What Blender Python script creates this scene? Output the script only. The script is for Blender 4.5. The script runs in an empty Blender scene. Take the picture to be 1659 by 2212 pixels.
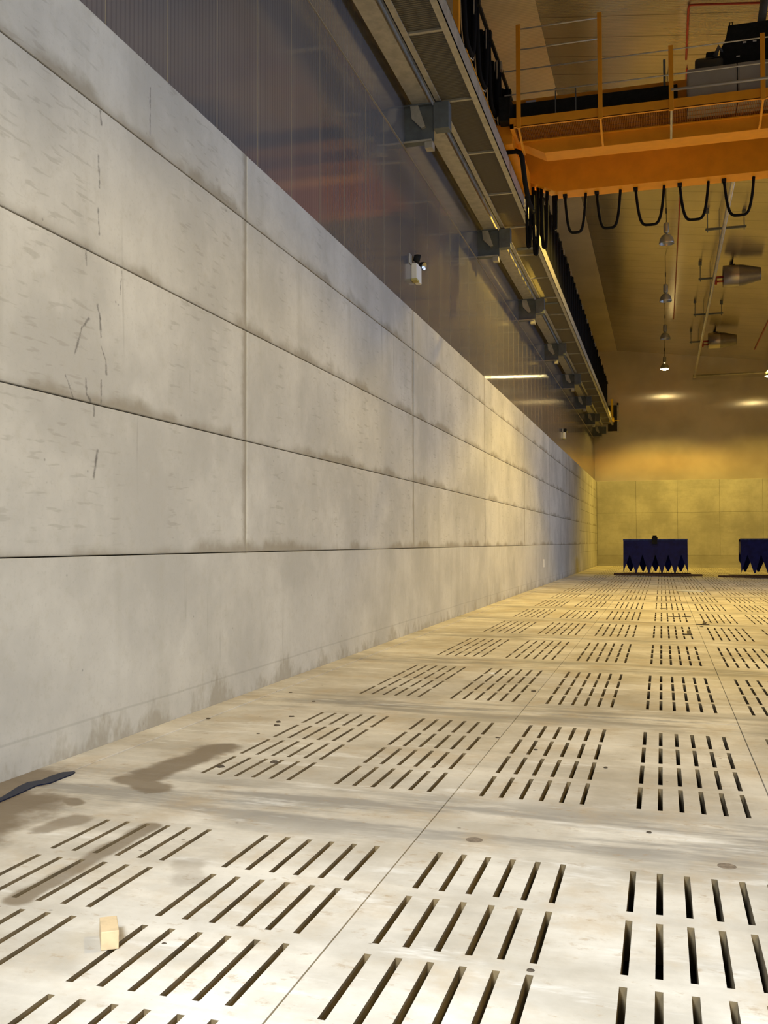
import bpy, bmesh, math, random
from mathutils import Vector, Matrix
random.seed(7)
C = bpy.context.scene.collection
S = bpy.context.scene
PI = math.pi

# ------------------------------------------------------------------ dimensions (metres)
L = 4.306                      # inner face of the left concrete wall at x = -L
YF = 69.6                      # far wall
ZT = 5.839                     # top of the concrete
BAY, BAY0 = 7.4724, 9.8107     # panel bays along the hall
ZD = 1.516                     # top of the cast base of the left wall
XC = -4.45                     # cladding plane of the left wall
FS = -0.0145553                # cross fall of the floor
XR, YB = 17.0, -12.0           # right wall, wall behind the viewer


def fz(x):
    return FS * (x + L)


def roof_z(x):
    return 14.89 if x < -2.83 else 14.89 - .1216 * (x + 2.83)


# light levels (watts) and camera exposure
P_MID, P_FAR, P_SIDE, P_NEAR, P_BACK = 4600., 4000., 430., 370., 215.
EXPOSURE = 0.


# ------------------------------------------------------------------ node helpers
class NT:
    def __init__(s, mat):
        s.t = mat.node_tree
        s.n = s.t.nodes
        s.l = s.t.links

    def new(s, kind, **kw):
        n = s.n.new(kind)
        for k, v in kw.items():
            setattr(n, k, v)
        return n

    def put(s, sock, v):
        if isinstance(v, bpy.types.NodeSocket):
            s.l.new(v, sock)
        elif v is not None:
            sock.default_value = v

    def math(s, op, a, b=None, c=None, clamp=False):
        n = s.new('ShaderNodeMath', operation=op, use_clamp=clamp)
        s.put(n.inputs[0], a)
        if b is not None:
            s.put(n.inputs[1], b)
        if c is not None:
            s.put(n.inputs[2], c)
        return n.outputs[0]

    def vmath(s, op, a, b=None, out=0):
        n = s.new('ShaderNodeVectorMath', operation=op)
        s.put(n.inputs[0], a)
        if b is not None:
            s.put(n.inputs[1], b)
        return n.outputs[out]

    def pos(s):
        return s.new('ShaderNodeNewGeometry').outputs['Position']

    def xyz(s, v):
        n = s.new('ShaderNodeSeparateXYZ')
        s.put(n.inputs[0], v)
        return n.outputs

    def noise(s, vec, scale, detail=4, rough=.6, stretch=None):
        if stretch:
            vec = s.vmath('MULTIPLY', vec, stretch)
        n = s.new('ShaderNodeTexNoise')
        s.put(n.inputs['Vector'], vec)
        n.inputs['Scale'].default_value = scale
        n.inputs['Detail'].default_value = detail
        n.inputs['Roughness'].default_value = rough
        return n.outputs['Fac']

    def step(s, v, a, b, lo=0., hi=1.):
        n = s.new('ShaderNodeMapRange', interpolation_type='SMOOTHSTEP')
        s.put(n.inputs['Value'], v)
        n.inputs['From Min'].default_value = a
        n.inputs['From Max'].default_value = b
        n.inputs['To Min'].default_value = lo
        n.inputs['To Max'].default_value = hi
        return n.outputs['Result']

    def mix(s, f, a, b, mode='MIX'):
        n = s.new('ShaderNodeMix', data_type='RGBA', blend_type=mode)
        s.put(n.inputs[0], f)
        s.put(n.inputs[6], a if not isinstance(a, tuple) else (*a, 1)[:4])
        s.put(n.inputs[7], b if not isinstance(b, tuple) else (*b, 1)[:4])
        return n.outputs[2]

    def bump(s, h, strength, dist=.01):
        n = s.new('ShaderNodeBump')
        n.inputs['Strength'].default_value = strength
        n.inputs['Distance'].default_value = dist
        s.put(n.inputs['Height'], h)
        return n.outputs[0]

    def segdist(s, p2, a, b):
        """distance from a planar point to the segment a-b"""
        ax, ay = a
        dx, dy = b[0] - ax, b[1] - ay
        ll = dx * dx + dy * dy
        x, y = p2
        px, py = s.math('SUBTRACT', x, ax), s.math('SUBTRACT', y, ay)
        t = s.math('ADD', s.math('MULTIPLY', px, dx / ll), s.math('MULTIPLY', py, dy / ll), clamp=True)
        qx = s.math('SUBTRACT', px, s.math('MULTIPLY', t, dx))
        qy = s.math('SUBTRACT', py, s.math('MULTIPLY', t, dy))
        return s.math('SQRT', s.math('ADD', s.math('MULTIPLY', qx, qx), s.math('MULTIPLY', qy, qy)))


def mat(name, col=(.5, .5, .5), rough=.5, metal=0., noise=.0, nscale=6., bump=0., emit=None, estr=0.):
    m = bpy.data.materials.new(name)
    m.use_nodes = True
    k = NT(m)
    b = k.n['Principled BSDF']
    b.inputs['Roughness'].default_value = rough
    b.inputs['Metallic'].default_value = metal
    b.inputs['Base Color'].default_value = (*col, 1)
    if noise:
        p = k.pos()
        f = k.noise(p, nscale, 5)
        dark = tuple(c * (1 - noise) for c in col)
        lite = tuple(min(1, c * (1 + noise)) for c in col)
        k.l.new(k.mix(k.step(f, .3, .7), dark, lite), b.inputs['Base Color'])
        if bump:
            k.l.new(k.bump(k.noise(p, nscale * 8, 4), bump), b.inputs['Normal'])
    if emit:
        b.inputs['Emission Color'].default_value = (*emit, 1)
        b.inputs['Emission Strength'].default_value = estr
    return m


def wall_concrete(name, far=False):
    m = bpy.data.materials.new(name)
    m.use_nodes = True
    k = NT(m)
    b = k.n['Principled BSDF']
    p = k.pos()
    x, y, z = k.xyz(p)
    c = k.mix(k.step(k.noise(p, .55, 5, .62), .32, .68), (.40, .39, .37), (.58, .565, .53))
    # per panel tone
    oi = k.new('ShaderNodeObjectInfo')
    c = k.mix(k.math('MULTIPLY', oi.outputs['Random'], .22), c, (.40, .39, .36))
    # trowel clouds and rain-like runs
    c = k.mix(k.math('MULTIPLY', k.step(k.noise(p, 1.0, 4, .6, (1, 2.2, .18)), .52, .75), .38), c, (.35, .335, .295))
    c = k.mix(k.math('MULTIPLY', k.step(k.noise(p, 2.3, 3, .5, (.6, 1, 1)), .56, .75), .25), c, (.62, .61, .58))
    fine = k.noise(p, 26, 4, .7)
    c = k.mix(k.math('MULTIPLY', k.step(fine, .52, .76), .32), c, (.30, .29, .265))
    c = k.mix(k.math('MULTIPLY', k.step(k.noise(p, 6., 5, .75), .5, .72), .3), c, (.36, .335, .28))
    if not far:
        # grime that has settled along the lower and far edges of each panel
        w = k.noise(p, 3.2, 4, .7)
        zz = k.math('FRACT', k.math('DIVIDE', k.math('SUBTRACT', z, ZD), 1.2))
        zz = k.math('MULTIPLY', zz, 1.2)
        lo_ = k.step(k.noise(p, .9, 3, .6), .38, .66)
        g = k.step(k.math('SUBTRACT', zz, k.math('MULTIPLY', k.math('MULTIPLY', w, lo_), .26)), -.08, .075, 1., 0.)
        g = k.math('MULTIPLY', g, k.step(z, ZD - .02, ZD))
        yy = k.math('FRACT', k.math('DIVIDE', k.math('SUBTRACT', y, BAY0), BAY))
        yy = k.math('MULTIPLY', k.math('SUBTRACT', 1., yy), BAY)
        h = k.step(k.math('SUBTRACT', yy, k.math('MULTIPLY', w, .2)), -.06, .07, 1., 0.)
        h = k.math('MULTIPLY', h, k.step(z, ZD - .02, ZD))
        g = k.math('MAXIMUM', g, h)
        c = k.mix(k.math('MULTIPLY', g, .68), c, (.21, .18, .13))
        # short formwork dashes in loose columns
        d = k.noise(p, 1., 2, .5, (0, 3.4, 21.))
        col = k.noise(p, 1., 1, .5, (0, 1.9, .12))
        d = k.math('MULTIPLY', k.step(d, .585, .67), k.step(col, .45, .56))
        d = k.math('MULTIPLY', d, k.step(z, ZD, ZD + .2))
        c = k.mix(k.math('MULTIPLY', d, .26), c, (.20, .18, .145))
        # thin vertical runs
        v = k.noise(p, 1., 2, .55, (0, 9., .35))
        v = k.math('MULTIPLY', k.step(v, .66, .74), k.step(k.noise(p, .7, 2), .45, .6))
        c = k.mix(k.math('MULTIPLY', v, .45), c, (.22, .21, .185))
        # scratches in the nearest bay
        for a0, b0, r, t in SCRATCH:
            sd = k.segdist((y, z), a0, b0)
            sd = k.math('ADD', sd, k.math('MULTIPLY', k.math('SUBTRACT', k.noise(p, 17, 4, .7), .42), .055))
            c = k.mix(k.math('MULTIPLY', k.step(sd, 0., r, 1., 0.), t), c, (.085, .08, .075))
        # damp foot of the wall
        zf = k.math('SUBTRACT', z, k.math('MULTIPLY', FS, k.math('ADD', x, L)))
        ft = k.math('SUBTRACT', k.noise(p, 1.6, 5, .72, (1, 1., .6)), k.math('MULTIPLY', zf, .55))
        foot = k.step(ft, .40, .56)
        c = k.mix(k.math('MULTIPLY', foot, .6), c, (.25, .22, .165))
        # day joint low on the base
        ln = k.step(k.math('ABSOLUTE', k.math('SUBTRACT', z, k.math('ADD', .23, k.math('MULTIPLY', k.noise(p, .9, 3), .03)))), .004, .014, 1., 0.)
        c = k.mix(k.math('MULTIPLY', ln, .22), c, (.17, .16, .14))
        holes = k.new('ShaderNodeTexVoronoi')
        k.put(holes.inputs['Vector'], p)
        holes.inputs['Scale'].default_value = 5.
        hm = k.math('MULTIPLY', k.step(holes.outputs['Distance'], .03, .075, 1., 0.), k.step(k.noise(p, 1.2, 2), .5, .6))
        c = k.mix(k.math('MULTIPLY', hm, .55), c, (.16, .15, .14))
    else:
        c = k.mix(k.math('MULTIPLY', k.step(k.noise(p, 1.2, 4, .65, (.35, 1, 2.)), .5, .72), .3), c, (.30, .28, .24))
        band = k.step(k.math('ABSOLUTE', k.math('SUBTRACT', z, .42)), .30, .34, 1., 0.)
        c = k.mix(k.math('MULTIPLY', band, .28), c, (.26, .24, .2))
    k.l.new(c, b.inputs['Base Color'])
    b.inputs['Roughness'].default_value = .85
    k.l.new(k.bump(fine, .12, .01), b.inputs['Normal'])
    return m


def floor_concrete():
    m = bpy.data.materials.new('slab_concrete')
    m.use_nodes = True
    k = NT(m)
    b = k.n['Principled BSDF']
    p = k.pos()
    x, y, z = k.xyz(p)
    oi = k.new('ShaderNodeObjectInfo')
    c = k.mix(k.step(k.noise(p, .8, 6, .65), .3, .7), (.43, .385, .315), (.75, .71, .64))
    c = k.mix(k.math('MULTIPLY', oi.outputs['Random'], .18), c, (.42, .40, .36))
    # brushed cross smears, heaviest around the cross joints
    sm = k.noise(p, 1.3, 5, .68, (.45, 2.6, 1))
    jy = k.math('FRACT', k.math('DIVIDE', k.math('SUBTRACT', y, 5.824), 3.8127))
    jy = k.math('MULTIPLY', k.math('MINIMUM', jy, k.math('SUBTRACT', 1., jy)), 3.8127)
    near = k.step(jy, .2, .75, 1., .22)
    c = k.mix(k.math('MULTIPLY', k.math('MULTIPLY', k.step(sm, .40, .60), near), .8), c, (.25, .235, .215))
    c = k.mix(k.math('MULTIPLY', k.step(k.noise(p, 1.9, 5, .7, (.5, 2.2, 1)), .56, .70), .55), c, (.80, .79, .77))
    # tan and rusty stains
    c = k.mix(k.math('MULTIPLY', k.step(k.noise(p, 1.5, 6, .72), .48, .72), .5), c, (.46, .35, .215))
    c = k.mix(k.math('MULTIPLY', k.step(k.noise(p, 7.5, 5, .7, (1, 1.7, 1)), .58, .70), .5), c, (.34, .24, .14))
    fine = k.noise(p, 42, 4, .7)
    c = k.mix(k.math('MULTIPLY', k.step(fine, .58, .76), .2), c, (.30, .27, .22))
    vor = k.new('ShaderNodeTexVoronoi')
    k.put(vor.inputs['Vector'], k.vmath('MULTIPLY', p, (1, 1.3, 1)))
    vor.inputs['Scale'].default_value = 4.2
    sp = k.math('MULTIPLY', k.step(vor.outputs['Distance'], .025, .07, 1., 0.), k.step(k.noise(p, 1.7, 2), .48, .58))
    c = k.mix(k.math('MULTIPLY', sp, .75), c, (.13, .10, .07))
    # damp patches beside the wall
    w = k.math('MULTIPLY', k.math('SUBTRACT', k.noise(p, 3.2, 4, .6), .5), .55)
    damp = None
    for a0, b0, r, t in (((-3.40, 7.25), (-3.46, 6.2), .17, .85), ((-3.55, 6.1), (-3.25, 5.95), .13, .8), ((-3.98, 5.3), (-3.78, 3.9), .42, .9),
                         ((-3.35, 5.15), (-3.4, 4.9), .10, .6), ((-2.86, 5.15), (-2.86, 3.95), .075, .75),
                         ((-3.62, 5.50), (-3.55, 5.45), .06, .8), ((-2.35, 4.62), (-2.25, 4.42), .10, .3),
                         ((-3.92, 5.52), (-3.88, 5.50), .04, .8), ((-4.25, 4.6), (-4.2, 6.0), .24, .85)):
        d = k.math('ADD', k.segdist((x, y), a0, b0), k.math('MULTIPLY', w, min(1., r * 3.)))
        d = k.math('MULTIPLY', k.step(d, r * .55, r * 1.15, 1., 0.), t)
        damp = d if damp is None else k.math('MAXIMUM', damp, d)
    c = k.mix(damp, c, (.15, .105, .055))
    k.l.new(c, b.inputs['Base Color'])
    k.l.new(k.step(damp, .1, .9, .72, .42), b.inputs['Roughness'])
    k.l.new(k.bump(fine, .10, .008), b.inputs['Normal'])
    return m


def cladding_mat(name, col, rough, metal, ribs, axis, aniso=0., amp=.0):
    """sheet metal with fine ribs: axis is the coordinate that varies across the ribs"""
    m = bpy.data.materials.new(name)
    m.use_nodes = True
    k = NT(m)
    b = k.n['Principled BSDF']
    p = k.pos()
    comp = k.xyz(p)[axis]
    f = k.noise(p, .35, 3)
    c = k.mix(k.step(f, .3, .7), tuple(v * .88 for v in col), tuple(min(1, v * 1.1) for v in col))
    if axis == 1:
        c = k.mix(k.step(k.math('SINE', k.math('MULTIPLY', comp, 2 * PI / .075)), .2, .9, 0., .22), c, (.03, .03, .04))
    if name.startswith('roof'):
        fr = k.math('FRACT', k.math('DIVIDE', comp, 1.05))
        c = k.mix(k.step(k.math('ABSOLUTE', k.math('SUBTRACT', fr, .5)), .012, .022, .6, 0.), c, (.06, .05, .035))
    k.l.new(c, b.inputs['Base Color'])
    b.inputs['Metallic'].default_value = metal
    b.inputs['Roughness'].default_value = rough
    if aniso:
        b.inputs['Anisotropic'].default_value = aniso
        t = k.new('ShaderNodeCombineXYZ')
        t.inputs[axis].default_value = 1.
        k.l.new(t.outputs[0], b.inputs['Tangent'])
    if amp:
        wv = k.math('SINE', k.math('MULTIPLY', comp, 2 * PI / ribs))
        st = {0: (1.2, .15, .15), 1: (.15, 1.2, .15), 2: (.15, .15, 1.2)}[axis]
        wob = k.noise(p, 1., 2, .5, st)
        k.l.new(k.bump(k.math('ADD', k.math('MULTIPLY', wv, .5), k.math('MULTIPLY', wob, 6.)), 1., amp), b.inputs['Normal'])
    return m


# scratch strokes on the near panels: (y, z) from, to, width, strength   (filled from measurement)
_segs = [((6.76, 3.38), (6.66, 3.28), 9), ((6.66, 3.28), (6.57, 3.07), 9), ((6.45, 2.88), (6.55, 2.73), 5), ((6.72, 2.9), (6.73, 2.78), 6), ((6.73, 2.78), (6.79, 2.73), 9),
         ((6.94, 2.92), (6.94, 2.74), 8), ((6.88, 3.51), (6.92, 3.41), 10), ((6.92, 3.41), (6.93, 3.27), 10), ((6.94, 3.19), (7.01, 3.08), 7), ((7.01, 3.08), (7.01, 2.99), 10),
         ((6.84, 2.7), (6.84, 2.62), 8), ((6.89, 2.35), (6.84, 2.14), 12), ((7.24, 3.88), (7.22, 3.68), 7),
         ((6.71, 3.89), (6.72, 3.79), 8), ((6.88, 4.29), (6.9, 4.09), 7), ((6.9, 5.09), (6.92, 4.99), 10), ((6.88, 4.71), (6.9, 4.47), 9),
         ((7.7, 5.64), (7.7, 5.22), 7)]
SCRATCH = [(a, b, .0022 * r + .004, .45 + .03 * r) for a, b, r in _segs]
WALL = wall_concrete('wall_concrete')
FARW = wall_concrete('far_wall_concrete', far=True)
FLOOR = floor_concrete()
SLOTDARK = mat('slot_grime_and_shade', (.17, .125, .065), .85, 0., .3, 5.)  # dirty slot walls, colour darkened further to deepen the shade inside
CLAD = cladding_mat('left_cladding_metal', (.26, .25, .265), .09, .46, .05, 1, .9, .0002)
CLADF = cladding_mat('far_cladding_metal', (.62, .56, .48), .18, .30, .25, 0, .9, .0004)
ROOF = cladding_mat('roof_sheet_metal', (.60, .50, .33), .24, .70, .33, 1, .5, .0003)
SEAM = mat('seam_metal', (.30, .26, .19), .5, .3)
DARK = mat('gap_dark', (.03, .028, .025), .9)
GALV = mat('galvanised_steel', (.46, .44, .38), .48, .55, .16, 5.)
GALVB = mat('painted_grey_steel', (.13, .15, .165), .5, .35, .12, 5.)
GRATE = mat('grating_steel', (.30, .27, .20), .6, .4)
ORANGE = mat('orange_paint', (.80, .32, .012), .42, 0., .06, 3.)
BLACK = mat('black_rubber', (.012, .012, .013), .9)
BLACKM = mat('black_machine_paint', (.02, .021, .022), .5, .1, .2, 9.)
CABGREY = mat('cabinet_grey', (.36, .335, .30), .45, .1, .05, 3.)
WIRE = mat('rail_wire', (.62, .60, .55), .4, .6)
WHITE = mat('white_paint', (.80, .79, .75), .5)
LAMPG = mat('lamp_grey_metal', (.48, .49, .48), .35, .65, .08, 8.)
FANM = mat('fan_sheet_metal', (.46, .41, .36), .30, .85, .06, 4.)
FAND = mat('fan_dark_cone', (.27, .245, .23), .38, .8, .08, 4.)
PIPEG = mat('pale_pipe', (.58, .54, .45), .4, .6, .1, 3.)
RED = mat('red_pipe_paint', (.42, .05, .022), .45)
BLUE = mat('blue_steel_paint', (.006, .010, .11), .40, 0., .25, 4.)
BLUED = mat('worn_blue_edge', (.045, .06, .21), .38, .4, .3, 9.)
TIMBER = mat('dark_timber', (.075, .042, .030), .8, 0., .35, 9.)
YELLOW = mat('yellow_paint', (.82, .52, .02), .5)
PINE = mat('fresh_pine', (.60, .46, .28), .65, 0., .10, 18.)
PLAINWHITE = mat('plain_white', (.88, .88, .86), .8)
DEBRIS = mat('dark_debris', (.06, .045, .03), .85, 0., .3, 30.)
FILM = mat('pale_plastic', (.62, .66, .78), .3)
DGLASS = mat('dark_glass', (.05, .05, .06), .12)
CHROME = mat('lamp_reflector', (.85, .85, .88), .12, 1.)


def water_mat():
    m = bpy.data.materials.new('still_water')
    m.use_nodes = True
    b = m.node_tree.nodes['Principled BSDF']
    b.inputs['Base Color'].default_value = (.010, .014, .034, 1)
    b.inputs['Roughness'].default_value = .3
    b.inputs['Specular IOR Level'].default_value = .12
    b.inputs['IOR'].default_value = 1.33
    return m


WATER = water_mat()
for m_ in (BLUE, BLACK, BLUED, BLACKM):
    m_.node_tree.nodes['Principled BSDF'].inputs['Specular IOR Level'].default_value = .06
GLOW = mat('lit_lamp_glass', (1, .9, .6), .4, emit=(1., .78, .36), estr=90.)


# ------------------------------------------------------------------ mesh helpers
class MB:
    def __init__(s):
        s.v, s.f, s.sm = [], [], []

    def add(s, vs, fs, smooth=False):
        o = len(s.v)
        s.v += [tuple(v) for v in vs]
        s.f += [tuple(o + i for i in f) for f in fs]
        s.sm += [smooth] * len(fs)
        return s

    def box(s, x0, x1, y0, y1, z0, z1):
        vs = [(x, y, z) for z in (z0, z1) for y in (y0, y1) for x in (x0, x1)]
        return s.add(vs, [(0, 2, 3, 1), (4, 5, 7, 6), (0, 1, 5, 4), (2, 6, 7, 3), (0, 4, 6, 2), (1, 3, 7, 5)])

    def bar(s, a, b, w, h, up=(0, 0, 1)):
        """rectangular bar between two points"""
        a, b = Vector(a), Vector(b)
        d = (b - a).normalized()
        u = Vector(up)
        r = d.cross(u)
        if r.length < 1e-5:
            r = d.cross(Vector((0, 1, 0)))
        r.normalize()
        u = r.cross(d)
        vs = [q + r * (i * w / 2) + u * (j * h / 2) for q in (a, b) for i, j in ((-1, -1), (1, -1), (1, 1), (-1, 1))]
        return s.add(vs, [(3, 2, 1, 0), (4, 5, 6, 7), (0, 1, 5, 4), (1, 2, 6, 5), (2, 3, 7, 6), (3, 0, 4, 7)])

    def prism(s, poly, ext, axis):
        """extrude a closed 2-D polygon along an axis: ext = (lo, hi)"""
        n = len(poly)

        def P(p, e):
            return {0: (e, p[0], p[1]), 1: (p[0], e, p[1]), 2: (p[0], p[1], e)}[axis]
        vs = [P(p, ext[0]) for p in poly] + [P(p, ext[1]) for p in poly]
        fs = [tuple(range(n))[::-1], tuple(range(n, 2 * n))] + [(i, (i + 1) % n, n + (i + 1) % n, n + i) for i in range(n)]
        return s.add(vs, fs)

    def tube(s, pts, r, n=10, cap=True):
        pts = [Vector(p) for p in pts]
        vs, fs = [], []
        prev = None
        for i, p in enumerate(pts):
            a = pts[max(0, i - 1)]
            b = pts[min(len(pts) - 1, i + 1)]
            d = (b - a).normalized()
            if prev is None:
                u = d.cross(Vector((0, 0, 1)))
                if u.length < 1e-3:
                    u = d.cross(Vector((0, 1, 0)))
            else:
                u = prev - d * prev.dot(d)
            u.normalize()
            prev = u
            w = d.cross(u)
            vs += [p + (u * math.cos(t) + w * math.sin(t)) * r for t in (2 * PI * j / n for j in range(n))]
        for i in range(len(pts) - 1):
            fs += [(i * n + j, i * n + (j + 1) % n, (i + 1) * n + (j + 1) % n, (i + 1) * n + j) for j in range(n)]
        s.add(vs, fs, True)
        if cap:
            o = len(s.v) - len(vs)
            s.f += [tuple(o + j for j in range(n))[::-1], tuple(o + (len(pts) - 1) * n + j for j in range(n))]
            s.sm += [False, False]
        return s

    def lathe(s, prof, origin, axis=2, n=28, close=False):
        """revolve (radius, height) pairs about an axis through origin"""
        vs, fs = [], []
        ox, oy, oz = origin
        for r, h in prof:
            for j in range(n):
                t = 2 * PI * j / n
                a, b = r * math.cos(t), r * math.sin(t)
                vs.append({2: (ox + a, oy + b, oz + h), 0: (ox + h, oy + a, oz + b)}[axis])
        for i in range(len(prof) - 1):
            fs += [(i * n + j, i * n + (j + 1) % n, (i + 1) * n + (j + 1) % n, (i + 1) * n + j) for j in range(n)]
        return s.add(vs, fs, True)

    def build(s, name, m, parent=None, bevel=0., loc=None, rot=None):
        me = bpy.data.meshes.new(name)
        me.from_pydata(s.v, [], s.f)
        me.polygons.foreach_set('use_smooth', s.sm)
        bm = bmesh.new()
        bm.from_mesh(me)
        bmesh.ops.recalc_face_normals(bm, faces=bm.faces)
        bm.to_mesh(me)
        bm.free()
        me.update()
        o = bpy.data.objects.new(name, me)
        me.materials.append(m)
        C.objects.link(o)
        if parent:
            o.parent = parent
            o.matrix_parent_inverse = parent_inv(parent)
        if loc:
            o.location = loc
        if rot:
            o.rotation_euler = rot
        if bevel:
            md = o.modifiers.new('edge', 'BEVEL')
            md.width = bevel
            md.segments = 2
            md.limit_method = 'ANGLE'
        return o


def world(o):
    mm = o.matrix_basis.copy()
    q = o.parent
    if q:
        mm = world(q) @ o.matrix_parent_inverse @ mm
    return mm


def parent_inv(p):
    return world(p).inverted()


def empty(name, loc=(0, 0, 0), rot=None):
    o = bpy.data.objects.new(name, None)
    o.empty_display_size = .1
    o.location = loc
    if rot:
        o.rotation_euler = rot
    C.objects.link(o)
    return o


def tag(o, label=None, cat=None, group=None, kind=None):
    for kk, v in (('label', label), ('category', cat), ('group', group), ('kind', kind)):
        if v:
            o[kk] = v
    return o


def structure(o):
    o['kind'] = 'structure'
    return o


def copy_tree(o, parent=None):
    c = o.copy()
    C.objects.link(c)
    if parent:
        c.parent = parent
        c.matrix_parent_inverse = o.matrix_parent_inverse.copy()
    for ch in list(o.children):
        copy_tree(ch, c)
    return c


# ------------------------------------------------------------------ floor: slotted slabs over a dark plenum
floor = structure(empty('floor', (-L, 0, 0), (0, -math.atan(FS), 0)))
fl_inv = parent_inv(floor)
TH = .18


def slab_mesh(w, ln, blocks, nrow, y0=.59):
    """a slab with w x ln top; blocks = local x starts of the slot blocks; slots are real holes"""
    sw, sl, pitch = .030, .568, .676
    xs, ys = [0.], [0.]
    slots_x, slots_y = [], []
    for bx in blocks:
        for i in range(6):
            a = bx + i * .13
            slots_x.append((len(xs), a))
            xs += [a, a + sw]
    for r in range(nrow):
        a = y0 + r * pitch
        slots_y.append(len(ys))
        ys += [a, a + sl]
    xs.append(w)
    ys.append(ln)
    nx, ny = len(xs), len(ys)
    hx = {i for i, _ in slots_x}
    hy = set(slots_y)
    vs = [(x, y, 0.) for y in ys for x in xs]
    fs = []
    hole = []
    for j in range(ny - 1):
        for i in range(nx - 1):
            if i in hx and j in hy:
                hole.append((i, j))
            else:
                fs.append((j * nx + i, j * nx + i + 1, (j + 1) * nx + i + 1, (j + 1) * nx + i))
    mb = MB().add(vs, fs)
    nf = len(fs)
    fl = .004
    for i, j in hole:
        x0, x1, a, b = xs[i], xs[i + 1], ys[j], ys[j + 1]
        q = [(x0, a, 0), (x1, a, 0), (x1, b, 0), (x0, b, 0), (x0 - fl, a - fl, -TH), (x1 + fl, a - fl, -TH), (x1 + fl, b + fl, -TH), (x0 - fl, b + fl, -TH)]
        mb.add(q, [(0, 1, 5, 4), (1, 2, 6, 5), (2, 3, 7, 6), (3, 0, 4, 7)])
    q = [(0, 0, 0), (w, 0, 0), (w, ln, 0), (0, ln, 0), (0, 0, -TH), (w, 0, -TH), (w, ln, -TH), (0, ln, -TH)]
    mb.add(q, [(0, 1, 5, 4), (1, 2, 6, 5), (2, 3, 7, 6), (3, 0, 4, 7)])
    # underside frame around the slot field
    me = bpy.data.meshes.new('slotted_slab')
    me.from_pydata(mb.v, [], mb.f)
    for q_ in range(nf, len(mb.f) - 4):
        me.polygons[q_].material_index = 1
    bm = bmesh.new()
    bm.from_mesh(me)
    bmesh.ops.remove_doubles(bm, verts=bm.verts, dist=1e-5)
    bm.to_mesh(me)
    bm.free()
    me.materials.append(FLOOR)
    me.materials.append(SLOTDARK)
    return me


JY, SP = 5.824, 3.8127
G = .004
edge_me = slab_mesh(2.71 - 2 * G, SP - 2 * G, (.872, 1.872), 4)
std_me = slab_mesh(2.0 - 2 * G, SP - 2 * G, (.162, 1.162), 4)
last = YF - .01 - (JY + 16 * SP)
edge_l = slab_mesh(2.71 - 2 * G, last, (.872, 1.872), 3, .4)
std_l = slab_mesh(2.0 - 2 * G, last, (.162, 1.162), 3, .4)
sock_me = MB().lathe([(.0001, .0012), (.032, .0012), (.038, .0018), (.044, .0018), (.048, .0003)], (0, 0, 0), n=20).build('lifting_socket', mat('socket_stain', (.20, .16, .12), .8, 0., .3, 30.))
SOCK = sock_me.data
bpy.data.objects.remove(sock_me)
for k in range(-2, 17):
    y0 = JY + k * SP
    for c in range(-1, 5):
        if k < 5 and c > 2:
            continue
        x0 = -4.05 if c < 0 else -1.34 + 2 * c
        me = (edge_l if c < 0 else std_l) if k == 16 else (edge_me if c < 0 else std_me)
        o = bpy.data.objects.new('floor_slab', me)
        C.objects.link(o)
        o.parent = floor
        o.location = (x0 + G + L, y0 + G, random.uniform(-.002, .002) if k > -1 else 0)
        if k == -1 and c == 0:
            w = 2.71 if c < 0 else 2.0
            for sx, sy in ((.31, 3.455), (1.64, 3.415)):
                s_ = bpy.data.objects.new('lifting_socket', SOCK)
                C.objects.link(s_)
                s_.parent = o
                s_.location = (sx, sy, .0005)
# plain strip along the wall and unslotted apron on the far side
MB().box(0, .252, YB, YF - .005, -TH, .006).build('kerb_strip', FLOOR, None, .004).parent = floor
ap = MB().box(8.664 + L, XR + L, JY + 5 * SP, YF - .01, -TH, 0).box(4.664 + L, XR + L, YB, JY + 5 * SP - .01, -TH, 0)
ap.box(.256, XR + L, YB, JY - 2 * SP - .01, -TH, 0).build('apron', FLOOR).parent = floor
pl = MB().box(0, XR + L, YB, YF, -1.4, -1.3)
pl.build('plenum_bottom', mat('plenum_concrete', (.20, .165, .10), .9, 0., .2, 2.)).parent = floor
sd = MB().box(-.1, 0, YB, YF, -1.4, -.02).box(XR + L, XR + L + .1, YB, YF, -1.4, -.02).box(0, XR + L, YB - .1, YB, -1.4, -.02).box(0, XR + L, YF, YF + .1, -1.4, -.02)
sd.build('plenum_side', DARK).parent = floor

# ------------------------------------------------------------------ left wall
wl = structure(empty('wall_left', (-L, YF / 2, 0)))
gp = .004
bays = [BAY0 + BAY * k for k in range(-3, 7)]
zs = [ZD + 1.2 * i for i in range(4)] + [ZT]
MB().box(-L - .10, -L, YB, bays[-1] - gp, -.05, ZD - gp).build('concrete_base', WALL, wl, .006)
for a, b in zip(bays[:-1], bays[1:]):
    for z0, z1 in zip(zs[:-1], zs[1:]):
        MB().box(-L - .10, -L + random.uniform(-.003, .003), a + gp, b - gp, z0 + gp, z1 - (gp if z1 < ZT else 0)).build('concrete_panel', WALL, wl, .011)
zs2 = [-.05, 1.06, 2.25, 3.45, 4.65, ZT]
for z0, z1 in zip(zs2[:-1], zs2[1:]):
    MB().box(-L - .10, -L - .004, bays[-1] + gp, YF - .005, z0 + gp, z1 - gp).build('concrete_panel', WALL, wl, .011)
MB().box(-L - .28, -L - .09, YB, YF, -.05, ZT - .01).build('wall_core', DARK, wl)
wu = structure(empty('wall_upper_left', (XC, YF / 2, 10)))
MB().box(XC - .06, XC, YB, YF, ZT + .005, 15.2).build('metal_cladding', CLAD, wu)
sm = MB()
yy = 7.2 - 1.08 * 17
while yy < YF:
    sm.box(XC, XC + .003, yy - .005, yy + .005, ZT, 8.82)
    yy += 1.08
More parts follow.
